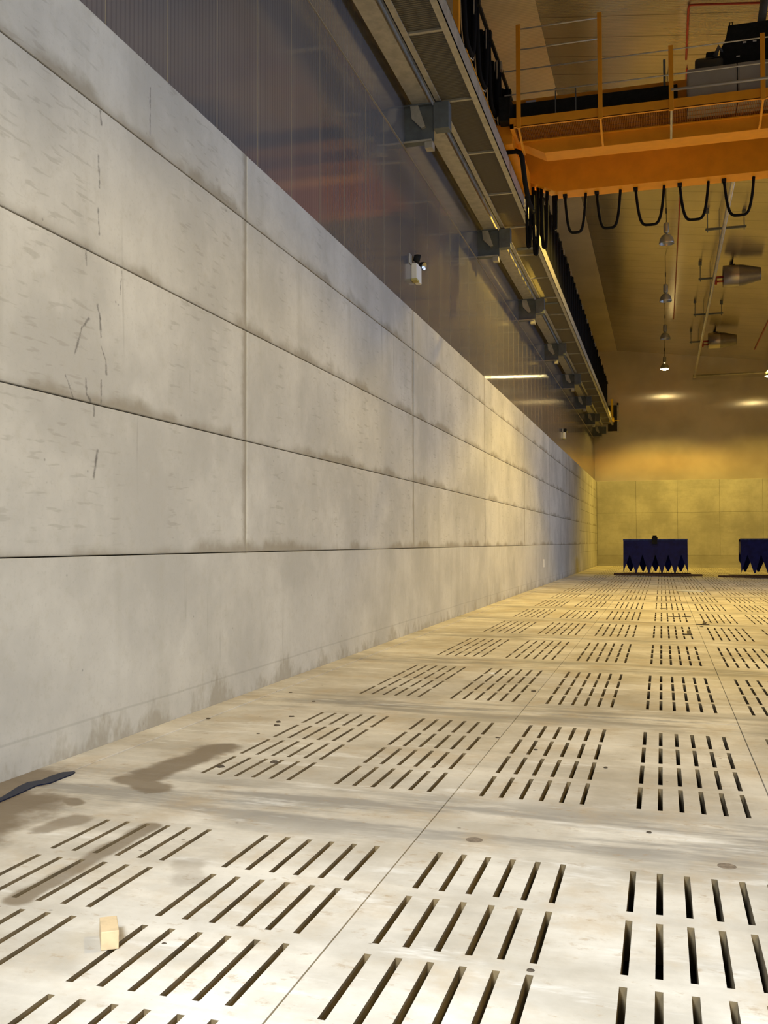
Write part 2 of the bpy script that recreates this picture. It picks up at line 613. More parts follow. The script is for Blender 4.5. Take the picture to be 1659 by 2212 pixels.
sm.build('cladding_seams', SEAM, wu)
tr = MB().box(XC, XC + .014, YB, YF - .2, 8.825, 8.845).build('trim_1', SEAM)
structure(tr)

# ------------------------------------------------------------------ far wall
wf = structure(empty('wall_far', (0, YF, 0)))
xs = [-L] + [-1.68 + 2.72 * i for i in range(7)] + [XR]
for a, b in zip(xs[:-1], xs[1:]):
    for z0, z1 in ((.72, 3.62), (3.62, 5.83)):
        MB().box(a + gp, b - gp, YF, YF + .12, z0 + gp, z1 - gp).build('concrete_panel', FARW, wf, .012)
MB().box(-L, XR, YF - .02, YF + .12, -.35, .72).build('concrete_base', FARW, wf, .01)
MB().box(-L - .3, XR, YF + .09, YF + .25, -.35, 5.82).build('wall_core', DARK, wf)
MB().box(XC, XR, YF + .10, YF + .16, 5.82, 15.2).build('metal_cladding', CLADF, wf)
# ------------------------------------------------------------------ remaining shell
structure(MB().box(XR, XR + .2, YB, YF, -.35, 13.0).build('wall_right', mat('right_wall_panel', (.30, .29, .27), .6, .1, .1, .6)))
wb = MB().box(-4.7, XR, YB - .2, YB, -.35, 15.0)
structure(wb.build('wall_back', mat('back_wall_panel', (.26, .25, .24), .6, .1, .1, .6)))
ce = structure(empty('ceiling', (0, YF / 2, 14.9)))
MB().box(XC - .06, -2.83, YB, YF + .1, 14.89, 15.05).build('flat_soffit', cladding_mat('soffit_sheet_lit', (.72, .61, .44), .32, .4, .33, 1, .3, .0003), ce)  # same sheet as the roof, colour lightened to stand in for stronger light
MB().prism([(-2.83, 14.89), (XR, roof_z(XR)), (XR, roof_z(XR) + .15), (-2.83, 15.04)], (YB, YF + .1), 1).build('sloping_roof_sheet', ROOF, ce)

# ------------------------------------------------------------------ crane runway
t = empty('runway_beam', (-4.135, 0, 9.6))
Y0, Y1 = YB + .1, 68.6
MB().box(-4.29, -3.98, Y0, Y1, 9.6, 9.628).box(-4.145, -4.125, Y0, Y1, 9.628, 10.07).box(-4.29, -3.98, Y0, Y1, 10.07, 10.10).build('beam', GALV, t)
MB().box(-4.165, -4.105, Y0, Y1, 10.10, 10.16).build('rail', GALVB, t)
tag(t, 'long grey steel crane beam running along the left wall above the cladding', 'crane beam')

t = empty('runway_walkway', (-3.4, 0, 9.6))
MB().box(-3.86, -3.75, Y0, Y1, 9.6, 9.615).box(-3.86, -3.845, Y0, Y1, 9.6, 9.70).build('inner_angle', GALV, t)
MB().box(-3.20, -3.08, Y0, Y1, 9.60, 9.615).box(-3.095, -3.08, Y0, Y1, 9.6, 9.92).box(-3.20, -3.08, Y0, Y1, 9.905, 9.92).build('outer_channel', GALV, t)
yb = 17.30 - 2.4908 * 4
while yb < Y1:
    MB().box(-3.745, -3.20, yb - .03, yb + .03, 9.612, 9.65).build('cross_bar', GALV, t)
    yb += 2.4908
g = MB()
yb = 2.
while yb < Y1:
    g.box(-3.84, -3.10, yb, yb + .007, 9.655, 9.69)
    yb += .055
for xx in (-3.7, -3.55, -3.4, -3.25):
    g.box(xx, xx + .006, 2., Y1, 9.68, 9.69)
g.build('grating', GRATE, t)
for yb in (26.6, 33.0):
    MB().box(-3.72, -3.26, yb, yb + .22, 9.635, 9.65).build('cover_plate', GALVB, t)
tag(t, 'narrow grating walkway with cross bars and an outer steel channel beside the crane beam', 'walkway')

ordn = ['largest and nearest to the camera', 'second from the camera', 'third from the camera', 'fourth from the camera', 'fifth from the camera',
        'sixth from the camera', 'last before the end wall', 'squeezed into the far corner']
br = None
for i in range(8):
    yb = min(BAY0 + BAY * (i + 1), YF - .35)
    if br is None:
        br = empty('runway_bracket', (-4.45, yb, 8.9))
        MB().box(-4.45, -3.93, yb - .10, yb + .10, 8.90, 8.92).box(-4.45, -3.90, yb - .01, yb + .01, 8.92, 9.58).box(-4.45, -3.93, yb - .10, yb + .10, 9.575, 9.598).build('console', GALVB, br)
        MB().box(-4.45, -3.93, yb - .115, yb - .10, 8.895, 8.925).build('flange_edge', GALV, br)
        MB().box(-3.885, -3.60, yb - .14, yb + .10, 9.09, 9.57).build('end_box', GALVB, br, .006)
        MB().prism([(-4.33, 9.58), (-4.18, 9.58), (-4.05, 9.18), (-4.12, 9.15), (-4.30, 9.34)], (yb - .09, yb - .01), 1).build('stiffener', GALV, br)
        MB().box(-4.06, -3.92, yb - .08, yb + .12, 8.78, 8.90).build('packer', GALV, br)
        o = br
    else:
        o = copy_tree(br)
        o.location = (-4.45, yb, 8.9)
    tag(o, 'grey steel wall bracket under the crane beam, ' + ordn[i], 'bracket', 'brackets under the crane runway')

# festoon cable line along the runway
t = empty('runway_cable_line', (-3.3, 16, 12.05))
MB().box(-3.33, -3.27, 15, 66, 12.02, 12.10).build('track', BLACKM, t)


def loop(x0, y0, x1, y1, zt, zb, r, n=15, flat=2.4):
    pts = []
    for i in range(n):
        u = -1 + 2 * i / (n - 1)
        zz = zb + (zt - zb) * abs(u) ** flat
        # U shape: pull the sides out
        s_ = math.copysign(min(1, abs(u) ** .55), u)
        pts.append((x0 + (x1 - x0) * (s_ + 1) / 2, y0 + (y1 - y0) * (s_ + 1) / 2, zz))
    return pts


yb = 17.0
i = 0
while yb < 64.5:
    st = 1.35 if yb < 30 else .95
    zb = 10.66 if yb < 25.5 else 10.1
    if yb < 21:
        MB().tube([(-3.3, yb + st * .8, 12.0), (-3.3, yb + st * .8, 10.9), (-3.3, yb + st * .72, zb), (-3.3, yb + st * .5, zb - .1)], .012, 6).build('thin_cable', WIRE, t)
    lp = loop(-3.3, yb, -3.3, yb + st * .86, 12.0, zb, .05, 13, 2.8)
    MB().tube(lp, .05, 8).tube([(x - .13, y + .05, z + .05) for x, y, z in lp], .05, 8).build('cable_loop', BLACK, t)
    MB().box(-3.38, -3.22, yb - .14, yb + .02, 11.86, 12.04).build('cable_trolley', BLACKM if i % 3 else GALV, t)
    yb += st
    i += 1
tag(t, 'black cable hanging in tight loops from a track above the runway walkway', 'cable line')

# ------------------------------------------------------------------ overhead crane
cr = empty('overhead_crane', (0, 22.4, 10.2))
GX1 = 13.5


def girder(ya, yb_, x0, ztop):
    """box girder with a cranked-up left end; flanges stand proud of the webs"""
    prof = [(-3.3, 10.42), (-2.72, 10.2), (-2.33, 10.0), (GX1, 10.0), (GX1, ztop), (-3.3, ztop)]
    return MB().prism(prof, (ya, yb_), 1)


girder(21.1, 21.6, -3.3, 11.2).build('near_girder', ORANGE, cr)
girder(23.55, 24.05, -3.3, 11.2).build('far_girder', ORANGE, cr)
MB().box(-3.3, GX1, 21.07, 21.13, 11.03, 11.2).build('girder_top_flange', ORANGE, cr)
MB().box(-3.62, -3.28, 17.2, 25.2, 10.22, 10.52).build('end_carriage', ORANGE, cr, .02)
MB().box(-3.3, -2.95, 20.6, 24.3, 10.06, 10.50).build('end_plate', ORANGE, cr, .01)
for yb in (17.9, 24.5):
    MB().lathe([(.0, -.06), (.16, -.06), (.18, -.04), (.18, .04), (.16, .06), (0., .06)], (-3.4, yb, 10.30), 0, 20).build('wheel', BLACKM, cr)
# walkway hung on the near girder
WZ, WY0, WY1 = 10.3, 20.2, 21.1
MB().box(-2.95, GX1, WY0, WY0 + .012, 10.25, 10.445).box(-2.95, GX1, WY0, WY0 + .07, 10.25, 10.262).build('toe_board', ORANGE, cr)
MB().box(-2.95, -2.87, WY0, WY1, 10.25, 10.32).box(-2.95, GX1, WY1 - .07, WY1 - .005, 10.262, 10.285).build('walkway_frame', ORANGE, cr)
g = MB()
xx = -2.86
while xx < 8:
    g.box(xx, xx + .005, WY0 + .02, WY1 - .03, 10.285, 10.32)
    xx += .034
for yy in (20.4, 20.6, 20.8, 21.0):
    g.box(-2.86, 8, yy, yy + .005, 10.312, 10.32)
g.build('walkway_grating', mat('orange_grating', (.40, .16, .05), .6, .2), cr)
posts = [(-2.76, 12.39, 0), (-1.10, 12.40, 0), (.285, 11.52, 0), (2.0, 11.52, 0), (3.7, 11.52, 0), (5.4, 11.52, 0)]
for px, zt, _ in posts:
    MB().box(px - .045, px + .045, WY0 - .035, WY0 - .003, 10.20, zt).build('railing_post', ORANGE, cr, .006)
for px in (-2.76, -1.10, .285, 2.0):
    MB().prism([(WY0, 10.22), (WY0 + .04, 10.22), (21.1, 10.02), (21.1, 9.99), (20.85, 9.99)], (px - .02, px + .02), 0).build('walkway_bracket', ORANGE if px != .285 else GALV, cr)
for zz, xa in ((12.29, -2.76), (11.855, -2.76)):
    MB().tube([(xa, WY0 - .02, zz), (-1.1, WY0 - .02, zz)], .014, 8).build('railing_wire', WIRE, cr)
MB().tube([(-3.05, WY0 - .02, 11.43), (7, WY0 - .02, 11.43)], .014, 8).build('railing_wire', WIRE, cr)
MB().tube([(-3.05, WY0 - .02, 10.925), (7, WY0 - .02, 10.925)], .014, 8).build('railing_wire', WIRE, cr)
MB().tube([(.285, WY0 - .02, 10.62), (7, WY0 - .02, 10.62)], .03, 8).build('railing_wire', WIRE, cr)
MB().box(.14, .19, 20.9, 20.95, 10.9, 11.6).build('grey_upright', GALVB, cr)
for xx in (-2.05, -1.63):
    MB().box(xx - .012, xx + .012, 20.70, 20.72, 10.45, 11.2).build('grey_upright', GALVB, cr)
# black cable tray in front of the girder web
MB().box(-3.16, .42, 20.78, 21.06, 10.66, 11.0).build('cable_tray', BLACKM, cr, .02)
MB().box(-3.20, -2.95, 20.3, 21.0, 10.45, 10.98).build('end_junction_box', BLACKM, cr, .02)
MB().box(-2.72, -2.50, 21.055, 21.075, 11.04, 11.16).build('rating_plate', FILM, cr)
cb = MB().box(.60, 1.545, 20.42, 20.98, 10.325, 11.10).build('control_cabinet', CABGREY, cr, .012)
MB().box(.63, 1.515, 20.405, 20.425, 10.36, 11.06).build('cabinet_door', CABGREY, cb, .006)
cb = MB().box(1.56, 2.75, 20.42, 20.98, 10.325, 11.11).build('control_cabinet', CABGREY, cr, .012)
MB().box(1.59, 2.72, 20.405, 20.425, 10.36, 11.07).build('cabinet_door', CABGREY, cb, .006)
# black hose looped at the girder end
MB().tube([(-3.2, 20.95, 10.05), (-2.92, 20.95, 10.04), (-2.84, 20.95, 10.0), (-2.80, 21.0, 9.9), (-2.80, 21.4, 9.55), (-2.82, 22.2, 9.35), (-2.84, 23.2, 9.45)], .055, 10).build('hose', BLACK, cr)
# festoon loops under the far girder
sp = [(-2.15, -1.66, 9.03), (-1.40, -.85, 9.07), (-.50, .15, 9.06), (.5, 1.14, 9.09), (1.48, 2.13, 9.10), (2.5, 3.15, 9.1)]
for xa, xb, zb in sp:
    MB().tube(loop(xa, 23.82, xb, 23.82, 9.985, zb + .03, .03, 17, 2.6), .034, 10).build('cable_loop', BLACK, cr)
    MB().box(xa - .05, xa + .05, 23.76, 23.88, 9.93, 10.0).build('cable_clamp', BLACKM, cr)
for j, (xa, xb, zb) in enumerate([(-2.42, -2.36, 9.2), (-2.72, -2.58, 8.75), (-2.92, -2.80, 8.6), (-3.08, -2.98, 8.8)]):
    MB().tube(loop(xa, 23.82, xb, 23.82, 10.25 if j else 10.0, zb, .03, 13, 2.6), .04, 8).build('cable_loop', BLACK, cr)
# mast that carries the supply cable along the runway
MB().box(-3.42, -3.32, 16.7, 16.85, 10.6, 13.4).build('supply_mast', ORANGE, cr)
MB().box(-3.5, -3.36, 16.55, 17.3, 10.50, 10.62).build('mast_arm', ORANGE, cr)
tag(cr, 'orange double-girder overhead crane with railed walkway across the upper right', 'crane')

tr = empty('hoist_trolley', (2.6, 22.5, 11.2))
MB().box(.9, 4.4, 21.15, 24.0, 11.21, 11.42).build('frame', BLACKM, tr, .02)
MB().prism([(1.36, 11.62), (1.30, 11.95), (1.42, 12.20), (1.47, 12.46), (3.6, 12.46), (3.6, 11.42), (1.36, 11.42)], (21.55, 23.6), 1).build('hoist_housing', BLACKM, tr, .02)
MB().lathe([(0, 0), (.20, 0), (.235, .04), (.235, .5), (.19, .56), (0, .56)], (.80, 21.7, 11.64), 0, 22).build('drive_motor', mat('dark_motor', (.06, .06, .055), .5, .2), tr)
MB().box(1.0, 1.32, 21.5, 21.9, 11.5, 11.80).box(1.02, 1.22, 21.6, 21.8, 11.8, 11.98).build('gearbox', BLACKM, tr, .03)
MB().tube([(1.2, 21.6, 11.85), (1.28, 21.55, 12.02), (1.36, 21.6, 11.9)], .05, 8).build('motor_hood', mat('mid_grey_hood', (.16, .155, .14), .5, .2), tr)
MB().tube([(2.14, 22.0, 12.45), (2.26, 22.0, 13.3)], .085, 12).build('column', GALVB, tr)
MB().tube([(1.50, 21.6, 12.46), (1.50, 21.6, 12.53), (1.56, 21.6, 12.53), (1.56, 21.6, 12.46)], .014, 6).build('lifting_eye', BLACKM, tr)
for xx in (1.75, 1.95, 1.62):
    MB().box(xx, xx + .07, 21.535, 21.55, 12.03 if xx != 1.62 else 11.75, 12.06 if xx != 1.62 else 11.78).build('name_plate', WHITE, tr)
tag(tr, 'black hoist trolley with motor riding on top of the orange crane', 'hoist')

# ------------------------------------------------------------------ pendant lamps
lamp = None
spots = [(.295, 36.88, 0, 'unlit grey bell lamp nearest the crane, topmost of the hanging row'), (.295, 45.76, 0, 'unlit grey bell lamp in the middle of the three dark lamps'),
         (.30, 54.31, 0, 'unlit grey bell lamp hanging just above the lit one'), (.30, 63.74, 1, 'lit bell lamp glowing at the far end of the middle row'),
         (6.42, 63.75, 1, 'lit bell lamp glowing at the right edge of the picture'), (.295, 27.9, 1, 'lit bell lamp hidden behind the orange crane girders')]


def bell(lit):
    o = empty('pendant_lamp', (0, 0, 12.5))
    MB().lathe([(.265, 12.44), (.272, 12.455), (.262, 12.51), (.24, 12.60), (.195, 12.69), (.13, 12.76), (.06, 12.79), (.05, 12.78), (.12, 12.745),
                (.185, 12.68), (.23, 12.59), (.252, 12.51), (.265, 12.44)], (0, 0, 0), n=30).build('shade', LAMPG, o)
    MB().lathe([(.0, 12.78), (.045, 12.78), (.05, 12.84), (.095, 12.86), (.10, 12.88), (.10, 13.16), (.08, 13.20), (.025, 13.22), (0, 13.22)], (0, 0, 0), n=20).build('housing', LAMPG, o)
    if lit:
        MB().lathe([(0, 12.36), (.10, 12.37), (.20, 12.405), (.25, 12.455), (.25, 12.475), (0, 12.48)], (0, 0, 0), n=28).build('glowing_glass', GLOW, o)
    else:
        MB().lathe([(0, 12.52), (.06, 12.53), (.085, 12.60), (.06, 12.70), (.035, 12.78)], (0, 0, 0), n=18).build('bulb', WHITE, o)
    MB().tube([(0, 0, 13.21), (0, 0, roof_z(.3) - .005)], .012, 6).build('suspension_rod', BLACKM, o)
    MB().lathe([(0, 13.55), (.025, 13.55), (.025, 13.75), (0, 13.75)], (0, 0, 0), n=10).build('rod_coupling', BLACKM, o)
    return o


dim, lit = bell(0), bell(1)
used = set()
for x, y, on, lab in spots:
    src = lit if on else dim
    o = copy_tree(src) if on in used else src
    used.add(on)
    o.location = (x, y, 12.5 + (roof_z(x) - roof_z(.3)))
    tag(o, lab, 'lamp', 'pendant lamps over the hall')

# ------------------------------------------------------------------ jet fans under the roof
fan0 = empty('jet_fan', (3.4, 46.0, 13.44))
MB().lathe([(.30, 2.80), (.45, 2.76), (.47, 2.77), (.47, 3.42)], (0, 46., 13.44), 0, 36).build('barrel', FANM, fan0)
MB().lathe([(.472, 3.42), (.45, 3.6), (.29, 4.30), (.285, 4.34), (.27, 4.33), (.36, 3.9)], (0, 46., 13.44), 0, 36).build('cone', FAND, fan0)
MB().lathe([(0, 2.82), (.30, 2.80), (.33, 2.79), (.45, 2.765)], (0, 46., 13.44), 0, 30).build('intake_grille', FAND, fan0)
MB().tube([(3.15, 46, 13.9), (3.18, 46, 14.15)], .035, 8).box(3.05, 3.28, 45.9, 46.1, 13.88, 13.95).build('hanger', BLACKM, fan0)
MB().tube([(2.78, 46, 13.42), (2.50, 46, 13.42), (2.46, 46, 13.38), (2.46, 46, 13.10)], .05, 10).tube([(2.78, 45.9, 13.2), (2.5, 45.9, 13.2)], .04, 8).build('red_pipe_stub', RED, fan0)
tag(fan0, 'larger nearer cone-ended jet fan under the roof right of the pale pipe', 'fan', 'jet fans under the roof')
o = copy_tree(fan0)
o.location = (3.4, 60.6, 13.44)
tag(o, 'smaller farther cone-ended jet fan above the end wall', 'fan', 'jet fans under the roof')

# hangers with drop rods
h0 = empty('trapeze_hanger', (2.48, 39.2, 13.55))
MB().box(1.74, 3.22, 39.16, 39.24, 13.50, 13.58).build('cross_rail', GALVB, h0)
for xx in (1.82, 3.14):
    r = MB().tube([(xx, 39.2, 13.42), (xx, 39.2, roof_z(xx) - .004)], .018, 6).build('drop_rod', GALVB, h0)
    MB().box(xx - .07, xx + .07, 39.13, 39.27, roof_z(xx) - .16, roof_z(xx) - .02).build('roof_anchor', GALVB, r)
hl = ['grey trapeze rail on two drop rods, nearest the crane and above the larger fan', 'grey trapeze rail on drop rods level with the larger fan, crossing the pale pipe',
      'grey trapeze rail on drop rods between the two jet fans', 'small grey trapeze rail on drop rods beyond the smaller fan, near the end wall']
for i, yb in enumerate((39.2, 46.55, 53.85, 61.2)):
    o = h0 if i == 0 else copy_tree(h0)
    o.location = (2.48, yb, 13.55)
    tag(o, hl[i], 'hanger', 'trapeze hangers under the roof')

# pipes
t = empty('pale_pipe', (2.25, 30, 12.75))
MB().tube([(2.25, 26.5, 12.75), (2.25, 68.9, 12.75)], .065, 12).build('long_run', PIPEG, t)
MB().tube([(2.25, 69.0, 12.77), (16, 69.0, 12.80)], .06, 12).build('cross_run', PIPEG, t)
MB().lathe([(0, -.1), (.11, -.1), (.11, .1), (0, .1)], (2.25, 69.0, 12.74), 2, 16).build('corner_elbow', PIPEG, t)
for yb in (31, 39.2, 46.55, 53.85, 61.2):
    MB().tube([(2.25, yb + .1, 12.80), (2.25, yb + .1, roof_z(2.25) - .004)], .009, 6).build('pipe_hanger', GALVB, t)
tag(t, 'pale steel pipe running the length of the roof and turning along the end wall', 'pipe')


def roofpipe(name, pts, r, label):
    tag(MB().tube(pts, r, 8).build(name, RED), label, 'pipe')


roofpipe('red_pipe', [(.80, 27.5, roof_z(.8) - .05), (.80, 58.5, roof_z(.8) - .05)], .022, 'thin red line running along the roof right of the hanging lamps')
roofpipe('red_pipe', [(5.8, 50., roof_z(5.8) - .05), (5.8, 66.0, roof_z(5.8) - .05)], .03, 'thin red line at the right picture edge above the lit lamp')
zr = 14.1
roofpipe('red_pipe', [(.77, 26.9, roof_z(.77) - .06), (.765, 24.3, roof_z(.77) - .06), (.80, 24.15, roof_z(.77) - .07), (.95, 24.12, roof_z(.95) - .08), (6, 24.12, roof_z(6) - .08)], .028,
         'red pipe turning a square corner on the roof above the black hoist')
roofpipe('red_pipe', [(.77, 22.4, roof_z(.77) - .06), (.765, 23.35, roof_z(.77) - .06), (.80, 23.48, roof_z(.77) - .07), (.95, 23.5, roof_z(.95) - .08), (6, 23.5, roof_z(6) - .08)], .032,
         'red pipe bend at the very top of the picture above the hoist')

# ------------------------------------------------------------------ emergency light units on the cladding
e0 = empty('emergency_light', (XC, 17.9, 6.75))
MB().box(XC, XC + .11, 17.70, 18.08, 6.52, 6.84).build('battery_box', WHITE, e0, .012)
MB().box(XC + .005, XC + .115, 17.68, 17.86, 6.505, 6.545).build('yellowed_corner', mat('aged_plastic', (.50, .44, .16), .6), e0, .004)
for dy, ang in ((17.78, .3), (18.16, -.4)):
    hd = MB().lathe([(0, -.07), (.05, -.07), (.075, -.02), (.082, .05), (.075, .055)], (0, 0, 0), 0, 20).build('lamp_head', BLACKM, e0)
    hd.matrix_basis = Matrix.Translation((XC + .10, dy, 6.94 if dy < 18 else 6.90)) @ Matrix.Rotation(ang, 4, 'Z') @ Matrix.Rotation(.25, 4, 'Y')
    ln = MB().lathe([(0, .048), (.074, .054)], (0, 0, 0), 0, 20).build('lens', CHROME)
    ln.parent = hd
    ln.matrix_parent_inverse = Matrix.Identity(4)
MB().tube([(XC + .07, 17.80, 6.84), (XC + .09, 17.78, 6.92)], .016, 8).tube([(XC + .07, 18.05, 6.84), (XC + .09, 18.15, 6.90)], .016, 8).build('bracket', BLACKM, e0)
MB().box(XC, XC + .02, 17.52, 17.70, 6.80, 6.98).build('round_backplate', GALV, e0, .008)
tag(e0, 'white emergency light box with two small heads on the cladding, the nearer one', 'emergency light', 'emergency lights on the cladding')
o = copy_tree(e0)
o.location = (XC, 47.25, 6.75)
tag(o, 'tiny far emergency light with two heads on the cladding below the runway end', 'emergency light', 'emergency lights on the cladding')

# ------------------------------------------------------------------ gate at the far end of the runway
t = empty('access_gate', (-3.15, 67, 9.6))
MB().box(-3.62, -2.76, 69.62, 69.70, 11.1, 11.25).box(-2.88, -2.76, 69.62, 69.70, 9.2, 11.25).box(-3.62, -3.50, 69.62, 69.70, 9.7, 11.25).build('door_frame', GALV, t)
MB().box(-3.50, -2.88, 69.66, 69.70, 9.3, 11.1).build('door_opening', DARK, t)
MB().box(-3.18, -3.02, 67.0, 67.06, 9.62, 11.15).build('yellow_post', YELLOW, t)
MB().bar((-3.02, 67.0, 9.70), (-2.62, 67.0, 9.70), .05, .05).build('yellow_arm', YELLOW, t)
MB().box(-3.42, -3.24, 69.55, 69.62, 10.3, 10.65).build('white_panel', WHITE, t)
MB().box(-3.25, -2.95, 66.4, 67.0, 9.62, 9.85).bar((-3.3, 66.8, 10.3), (-3.02, 67.0, 9.75), .05, .05).build('yellow_buffer', YELLOW, t)
tag(t, 'small yellow gate in a grey doorway where the runway meets the end wall', 'gate')

# ------------------------------------------------------------------ blue grabs


def grab(x0, name_, label):
    W, n = 3.09, 5
    p = W / n
    o = empty(name_, (x0 + W / 2, 51.4, 0))

    def shell(off, ya, yb_, tip, apex, top, m, nm):
        """toothed plate leaning from (ya, tip) to (yb_, top); off = 0 puts half teeth on the edges"""
        xs_, zz_ = [], []
        pts = []
        kk = n * 2
        for i in range(kk + 1):
            x = x0 + W * i / kk
            low = (i % 2 == 0) == (off == 0)
            if low:
                if 0 < i < kk:
                    pts += [(x - .035, tip), (x + .035, tip)]
                else:
                    pts += [(x, tip)]
            else:
                if 0 < i < kk:
                    pts += [(x - .012, apex), (x + .012, apex)]
                else:
                    pts += [(x, apex)]
        poly = pts + [(x0 + W, top), (x0, top)]
        sl = (yb_ - ya) / (top - tip)
        th = .03 if ya < yb_ else -.03
        vs = [(x, ya + (z - tip) * sl + .0, z) for x, z in poly] + [(x, ya + (z - tip) * sl + th, z) for x, z in poly]
        k_ = len(poly)
        fs = [tuple(range(k_)), tuple(range(k_, 2 * k_))[::-1]] + [(i, (i + 1) % k_, k_ + (i + 1) % k_, k_ + i) for i in range(k_)]
        return MB().add(vs, fs).build(nm, m, o)

    f = shell(0, 50.55, 50.95, .10, .97, 1.76, BLUE, 'front_shell')
    shell(1, 52.35, 51.95, .12, .72, 1.74, BLUE, 'rear_shell')
    st = MB().box(x0 - .01, x0 + W + .01, 50.905, 50.955, 1.70, 1.775).build('top_edge', BLUED, f)
    MB().box(x0, x0 + W, 50.97, 51.93, 1.62, 1.72).build('top_beam', BLUE, o)
    for xe in (x0, x0 + W - .03):
        MB().prism([(50.98, 1.72), (51.92, 1.72), (52.05, 1.3), (51.75, .95), (51.45, 1.15), (51.1, .95), (50.88, 1.25)], (xe, xe + .03), 0).build('side_plate', BLUE, o)
    xm = x0 + W / 2 - .02
    hh = MB().box(xm - .14, xm + .14, 50.85, 51.5, 1.72, 1.86).box(xm - .10, xm + .10, 50.95, 51.4, 1.86, 1.96).build('hanger_head', BLACKM, o, .015)
    MB().box(xm - .12, xm + .12, 50.86, 50.93, 1.52, 1.72).build('front_lug', BLACKM, hh)
    MB().lathe([(0, -.09), (.045, -.09), (.045, .09), (0, .09)], (xm, 50.93, 1.80), 0, 14).build('pin', GALV, hh)
    MB().box(xm - .05, xm + .05, 51.3, 51.6, .75, 1.62).build('hinge_arm', BLACKM, o)
    tag(o, label, 'crane grab', 'blue toothed grabs before the end wall')
    return o


grab(-1.87, 'toothed_grab', 'dark blue toothed crane grab standing whole before the yellow wall')
grab(3.68, 'toothed_grab', 'dark blue toothed crane grab cut off by the right picture edge')
bl = [((-2.35, -.55), 50.95, 'dark timber plank sticking out left under the whole blue grab'), ((-.85, 1.88), 50.45, 'dark timber plank sticking out right in front of the whole blue grab'),
      ((-1.9, 1.40), 52.30, 'dark timber plank under the rear teeth of the whole blue grab'),
      ((2.62, 5.9), 50.55, 'dark timber plank sticking out left under the cut-off blue grab'), ((3.2, 6.9), 52.30, 'dark timber plank under the rear teeth of the cut-off blue grab')]
for (xa, xb), yb, lab in bl:
    tag(MB().box(xa, xb, yb - .13, yb + .13, 0, .10).build('timber_plank', TIMBER, None, .008, (0, 0, fz((xa + xb) / 2) + .012), (0, 0, 0)), lab, 'plank', 'planks under the grabs')

# ------------------------------------------------------------------ small things on the floor and wall
FR = (0, -math.atan(FS), 0)


def on_floor(name, mb, m, x, y, rz, label, cat, group=None, bevel=0., dz=0.):
    o = mb.build(name, m, None, bevel, (x, y, fz(x) + dz))
    o.rotation_euler = (Matrix.Rotation(-math.atan(FS), 4, 'Y') @ Matrix.Rotation(rz, 4, 'Z')).to_euler()
    return tag(o, label, cat, group)


on_floor('wood_block', MB().box(-.035, .035, 0, .165, 0, .075), PINE, -2.165, 3.575, math.radians(34), 'small pale cut wood block standing on the slotted floor at lower left', 'wood block', None, .003, .001)
tag(MB().box(-L, -L + .004, 37.44, 37.62, .68, .98).build('white_patch', PLAINWHITE), 'small white patch low on the concrete wall towards the far end', 'wall_mark')  # thin white plate for a small white patch on the wall
# puddle in the kerb corner
top = [(-4.02, 6.155), (-4.08, 6.11), (-4.095, 5.99), (-4.085, 5.868), (-4.137, 5.79), (-4.125, 5.67), (-4.08, 5.50), (-4.06, 5.417), (-4.045, 5.333), (-4.012, 5.25)]
bot = [(-4.000, 5.25), (-4.002, 5.335), (-4.005, 5.417), (-4.010, 5.51), (-4.020, 5.64), (-4.030, 5.74), (-3.985, 5.821), (-3.988, 5.924), (-3.986, 6.077), (-4.00, 6.14)]
ring = top + bot
cx, cy = -4.04, 5.75
nn = len(ring)
vs = [(x - cx, y - cy, .0085) for x, y in ring] + [(x - cx, y - cy, -.002) for x, y in ring]
pu = MB().add(vs, [(i, i + 1, nn - 2 - i, nn - 1 - i) for i in range(nn // 2 - 1)] + [(i, (i + 1) % nn, nn + (i + 1) % nn, nn + i) for i in range(nn)])
on_floor('puddle', pu, WATER, cx, cy, 0, 'narrow dark wavy puddle lying along the kerb at the foot of the wall, far left', 'puddle')


def strip(pts, w=.03, h=.012):
    mb = MB()
    for a, b in zip(pts[:-1], pts[1:]):
        mb.bar((a[0], a[1], h / 2), (b[0], b[1], h / 2), w, h)
    return mb


def chip(r, seed):
    rr = random.Random(seed)
    mb = MB()
    n = 9
    top = [(r * rr.uniform(.6, 1) * math.cos(2 * PI * i / n), r * rr.uniform(.6, 1) * math.sin(2 * PI * i / n)) for i in range(n)]
    vs = [(x, y, 0) for x, y in top] + [(x * .75, y * .75, r * rr.uniform(.15, .3)) for x, y in top]
    return mb.add(vs, [tuple(range(n))[::-1], tuple(range(n, 2 * n))] + [(i, (i + 1) % n, n + (i + 1) % n, n + i) for i in range(n)])




strips = [([(-.03, 25.72), (.09, 25.66)], .14, 'dark strip of debris bridging two slots in the far middle of the floor'),
          ([(.35, 18.70), (.50, 18.74)], .09, 'dark debris strip joining two slots beside a bent dark scrap'),
          ([(.46, 18.80), (.47, 19.45)], .07, 'bent dark scrap lying lengthwise over a slot past mid floor'),
          ([(.10, 23.03), (.38, 23.07)], .07, 'dark debris strip across three slots, the left one of a broken pair'),
          ([(.42, 23.07), (.60, 23.12)], .05, 'dark debris strip across three slots, the right one of a broken pair'),
          ([(.66, 21.12), (.78, 21.07), (.90, 21.10)], .08, 'crooked dark strip lying across the slab joint'),
          ([(.85, 21.70), (.82, 21.36)], .07, 'short dark strip at the end of a slot just past the slab joint')]
for pts, w, lab in strips:
    x0, y0 = pts[0]
    on_floor('debris_strip', strip([(x - x0, y - y0) for x, y in pts], w, .014), DEBRIS, x0, y0, 0, lab, 'debris', 'dark debris on the slotted floor')
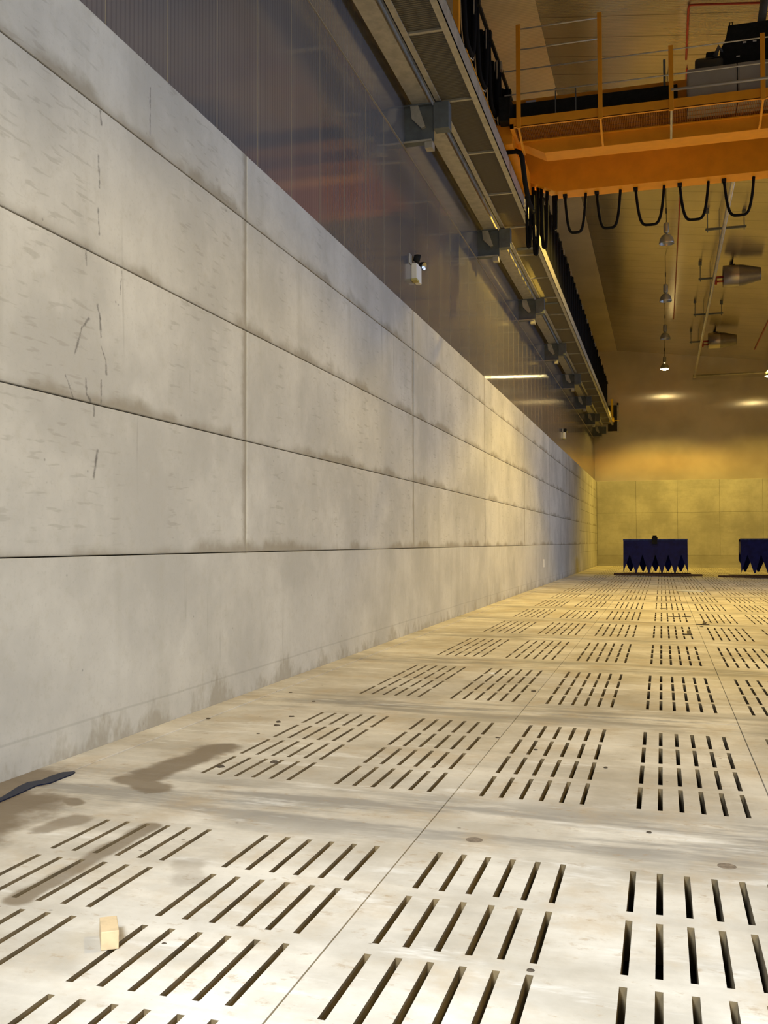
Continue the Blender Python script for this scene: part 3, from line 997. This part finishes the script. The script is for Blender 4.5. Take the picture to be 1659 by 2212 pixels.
scr = [((-3.115, 6.635), .055, 'dark chip over the lowest left slot of the second slab row'), ((-2.80, 6.895), .055, 'dark chip caught over a slot, right of the lowest left one'),
       ((-3.375, 8.40), .05, 'upper dark chip of a close pair left of the slots'), ((-3.33, 8.25), .05, 'lower dark chip of a close pair left of the slots'),
       ((-3.36, 8.70), .05, 'dark chip just above the close pair near the wall side'), ((-3.34, 7.85), .03, 'small dark chip between the damp patch and the slots'),
       ((-3.46, 9.57), .035, 'small dark chip near the wall beyond the second slab row'), ((-3.89, 10.04), .035, 'small dark chip close to the kerb along the wall'),
       ((-1.99, 3.70), .018, 'tiny dark crumb right of the pale wood block'), ((-.99, 7.96), .035, 'dark crumb between slots in the second slab row right of the joint'),
       ((-1.36, 8.34), .03, 'dark crumb on the slab joint in the second slab row'), ((-.42, 7.50), .03, 'dark crumb on the blank strip between two slot fields'),
       ((-.09, 5.92), .03, 'dark crumb just past the nearest cross joint'), ((-.51, 3.89), .028, 'dark crumb at the lower end of a slot near the camera'),
       ((-1.39, 11.03), .05, 'dark crumb on the joint in the third slab row'), ((-4.04, 8.34), .04, 'dark crumb lying on the kerb strip'), ((.74, 20.57), .06, 'dark crumb beside the crooked strip at the slab joint')]
for i, ((x, y), r, lab) in enumerate(scr):
    on_floor('debris_chip', chip(r * .72, 40 + i), DEBRIS, x, y, random.uniform(0, 6), lab, 'debris', 'dark debris on the slotted floor')
on_floor('plastic_scrap', chip(.05, 11), PLAINWHITE, -2.08, 12.33, .4, 'tiny white scrap on the slots in the middle left of the floor', 'scrap')
on_floor('plastic_film', MB().prism([(-.42, -.15), (-.1, -.32), (.38, -.2), (.5, .06), (.2, .5), (-.15, .42), (-.38, .2)], (.002, .03), 2), FILM, .86, 35.3, 0, 'pale bluish plastic film lying far back on the floor before the grabs', 'scrap', None, .01)

# ------------------------------------------------------------------ light
def lightobj(kind, name, loc, energy, col, **kw):
    l = bpy.data.lights.new(name, kind)
    l.energy = energy
    l.color = col
    for a, v in kw.items():
        setattr(l, a, v)
    o = bpy.data.objects.new(name, l)
    o.location = loc
    C.objects.link(o)
    return o


WARM = (1., .68, .12)
WARMER = (1., .68, .11)
COOL = (.42, .62, 1.)
for x, y, e in ((.295, 27.9, P_MID), (6.42, 27.9, P_MID * 1.0), (6.42, 9.9, P_MID * .62), (.30, 63.74, P_FAR), (6.42, 63.75, P_FAR)):  # the nearer right-row pair is added fill light, no lamp hangs there
    o = lightobj('SPOT', 'lamp_and_fill_spot', (x, y, 12.32), e, WARM if y < 30 else WARMER, spot_size=math.radians(122 if y > 50 else 165 if x < 1 else 118), spot_blend=.35 if y > 50 else .2, shadow_soft_size=.18)


def area(name, loc, target, sx, sy, energy, col, spread=180):
    o = lightobj('AREA', name, loc, energy, col, shape='RECTANGLE', size=sx, size_y=sy)
    o.data.spread = math.radians(spread)
    o.rotation_euler = (Vector(target) - Vector(loc)).to_track_quat('-Z', 'Y').to_euler()
    return o


# unseen area lights added to brighten wall and floor; no openings are modelled
for yb in (4., 22., 40.):
    area('cool_side_fill', (XR - .3, yb, 8.6), (-4, yb, 3.), 14, 1.6, P_SIDE, COOL, 90)  # added cool side fill, angled down to spare the roof
area('near_floor_fill', (-1.5, -.9, 4.4), (.8, 2.3, 0.), 1.3, 1.3, P_NEAR, (.82, .91, 1.), 115)  # unseen white fill, moved to brighten the floor close to the viewer
area('rear_fill', (3.5, -7.0, 6.8), (-4.3, 9.0, 1.8), 4., 3., P_BACK, (1., .88, .62), 56)  # added warm fill for the left wall, aimed below the crane

w = bpy.data.worlds.new('hall_air')
S.world = w
w.use_nodes = True
w.node_tree.nodes['Background'].inputs[0].default_value = (.9, .85, .75, 1)
w.node_tree.nodes['Background'].inputs[1].default_value = .0

# ------------------------------------------------------------------ camera
cam = bpy.data.cameras.new('camera')
cam.sensor_fit = 'HORIZONTAL'
cam.sensor_width = 36.
cam.lens = 2126.218 / 1659 * 36
cam.clip_end = 300
co = bpy.data.objects.new('camera', cam)
C.objects.link(co)
r_ = (0.9624110688751443, 0.27157583495950915, -0.0033912199350403217)
u_ = (0.011856823811165727, -0.029537372869818553, 0.9994933513200877)
f_ = (-0.27133807369352597, 0.9619636736748403, 0.031647121421890884)
co.matrix_world = Matrix(((r_[0], u_[0], -f_[0], 0), (r_[1], u_[1], -f_[1], 0), (r_[2], u_[2], -f_[2], 1.60813), (0, 0, 0, 1)))
S.camera = co
S.view_settings.view_transform = 'Standard'
S.view_settings.look = 'None'
S.view_settings.gamma = 1.
S.view_settings.use_curve_mapping = False
S.view_settings.exposure = EXPOSURE
S.render.engine = 'CYCLES'
S.cycles.max_bounces = 8
S.cycles.diffuse_bounces = 5
S.cycles.glossy_bounces = 4
S.cycles.sample_clamp_indirect = 6.
S.cycles.use_denoising = True
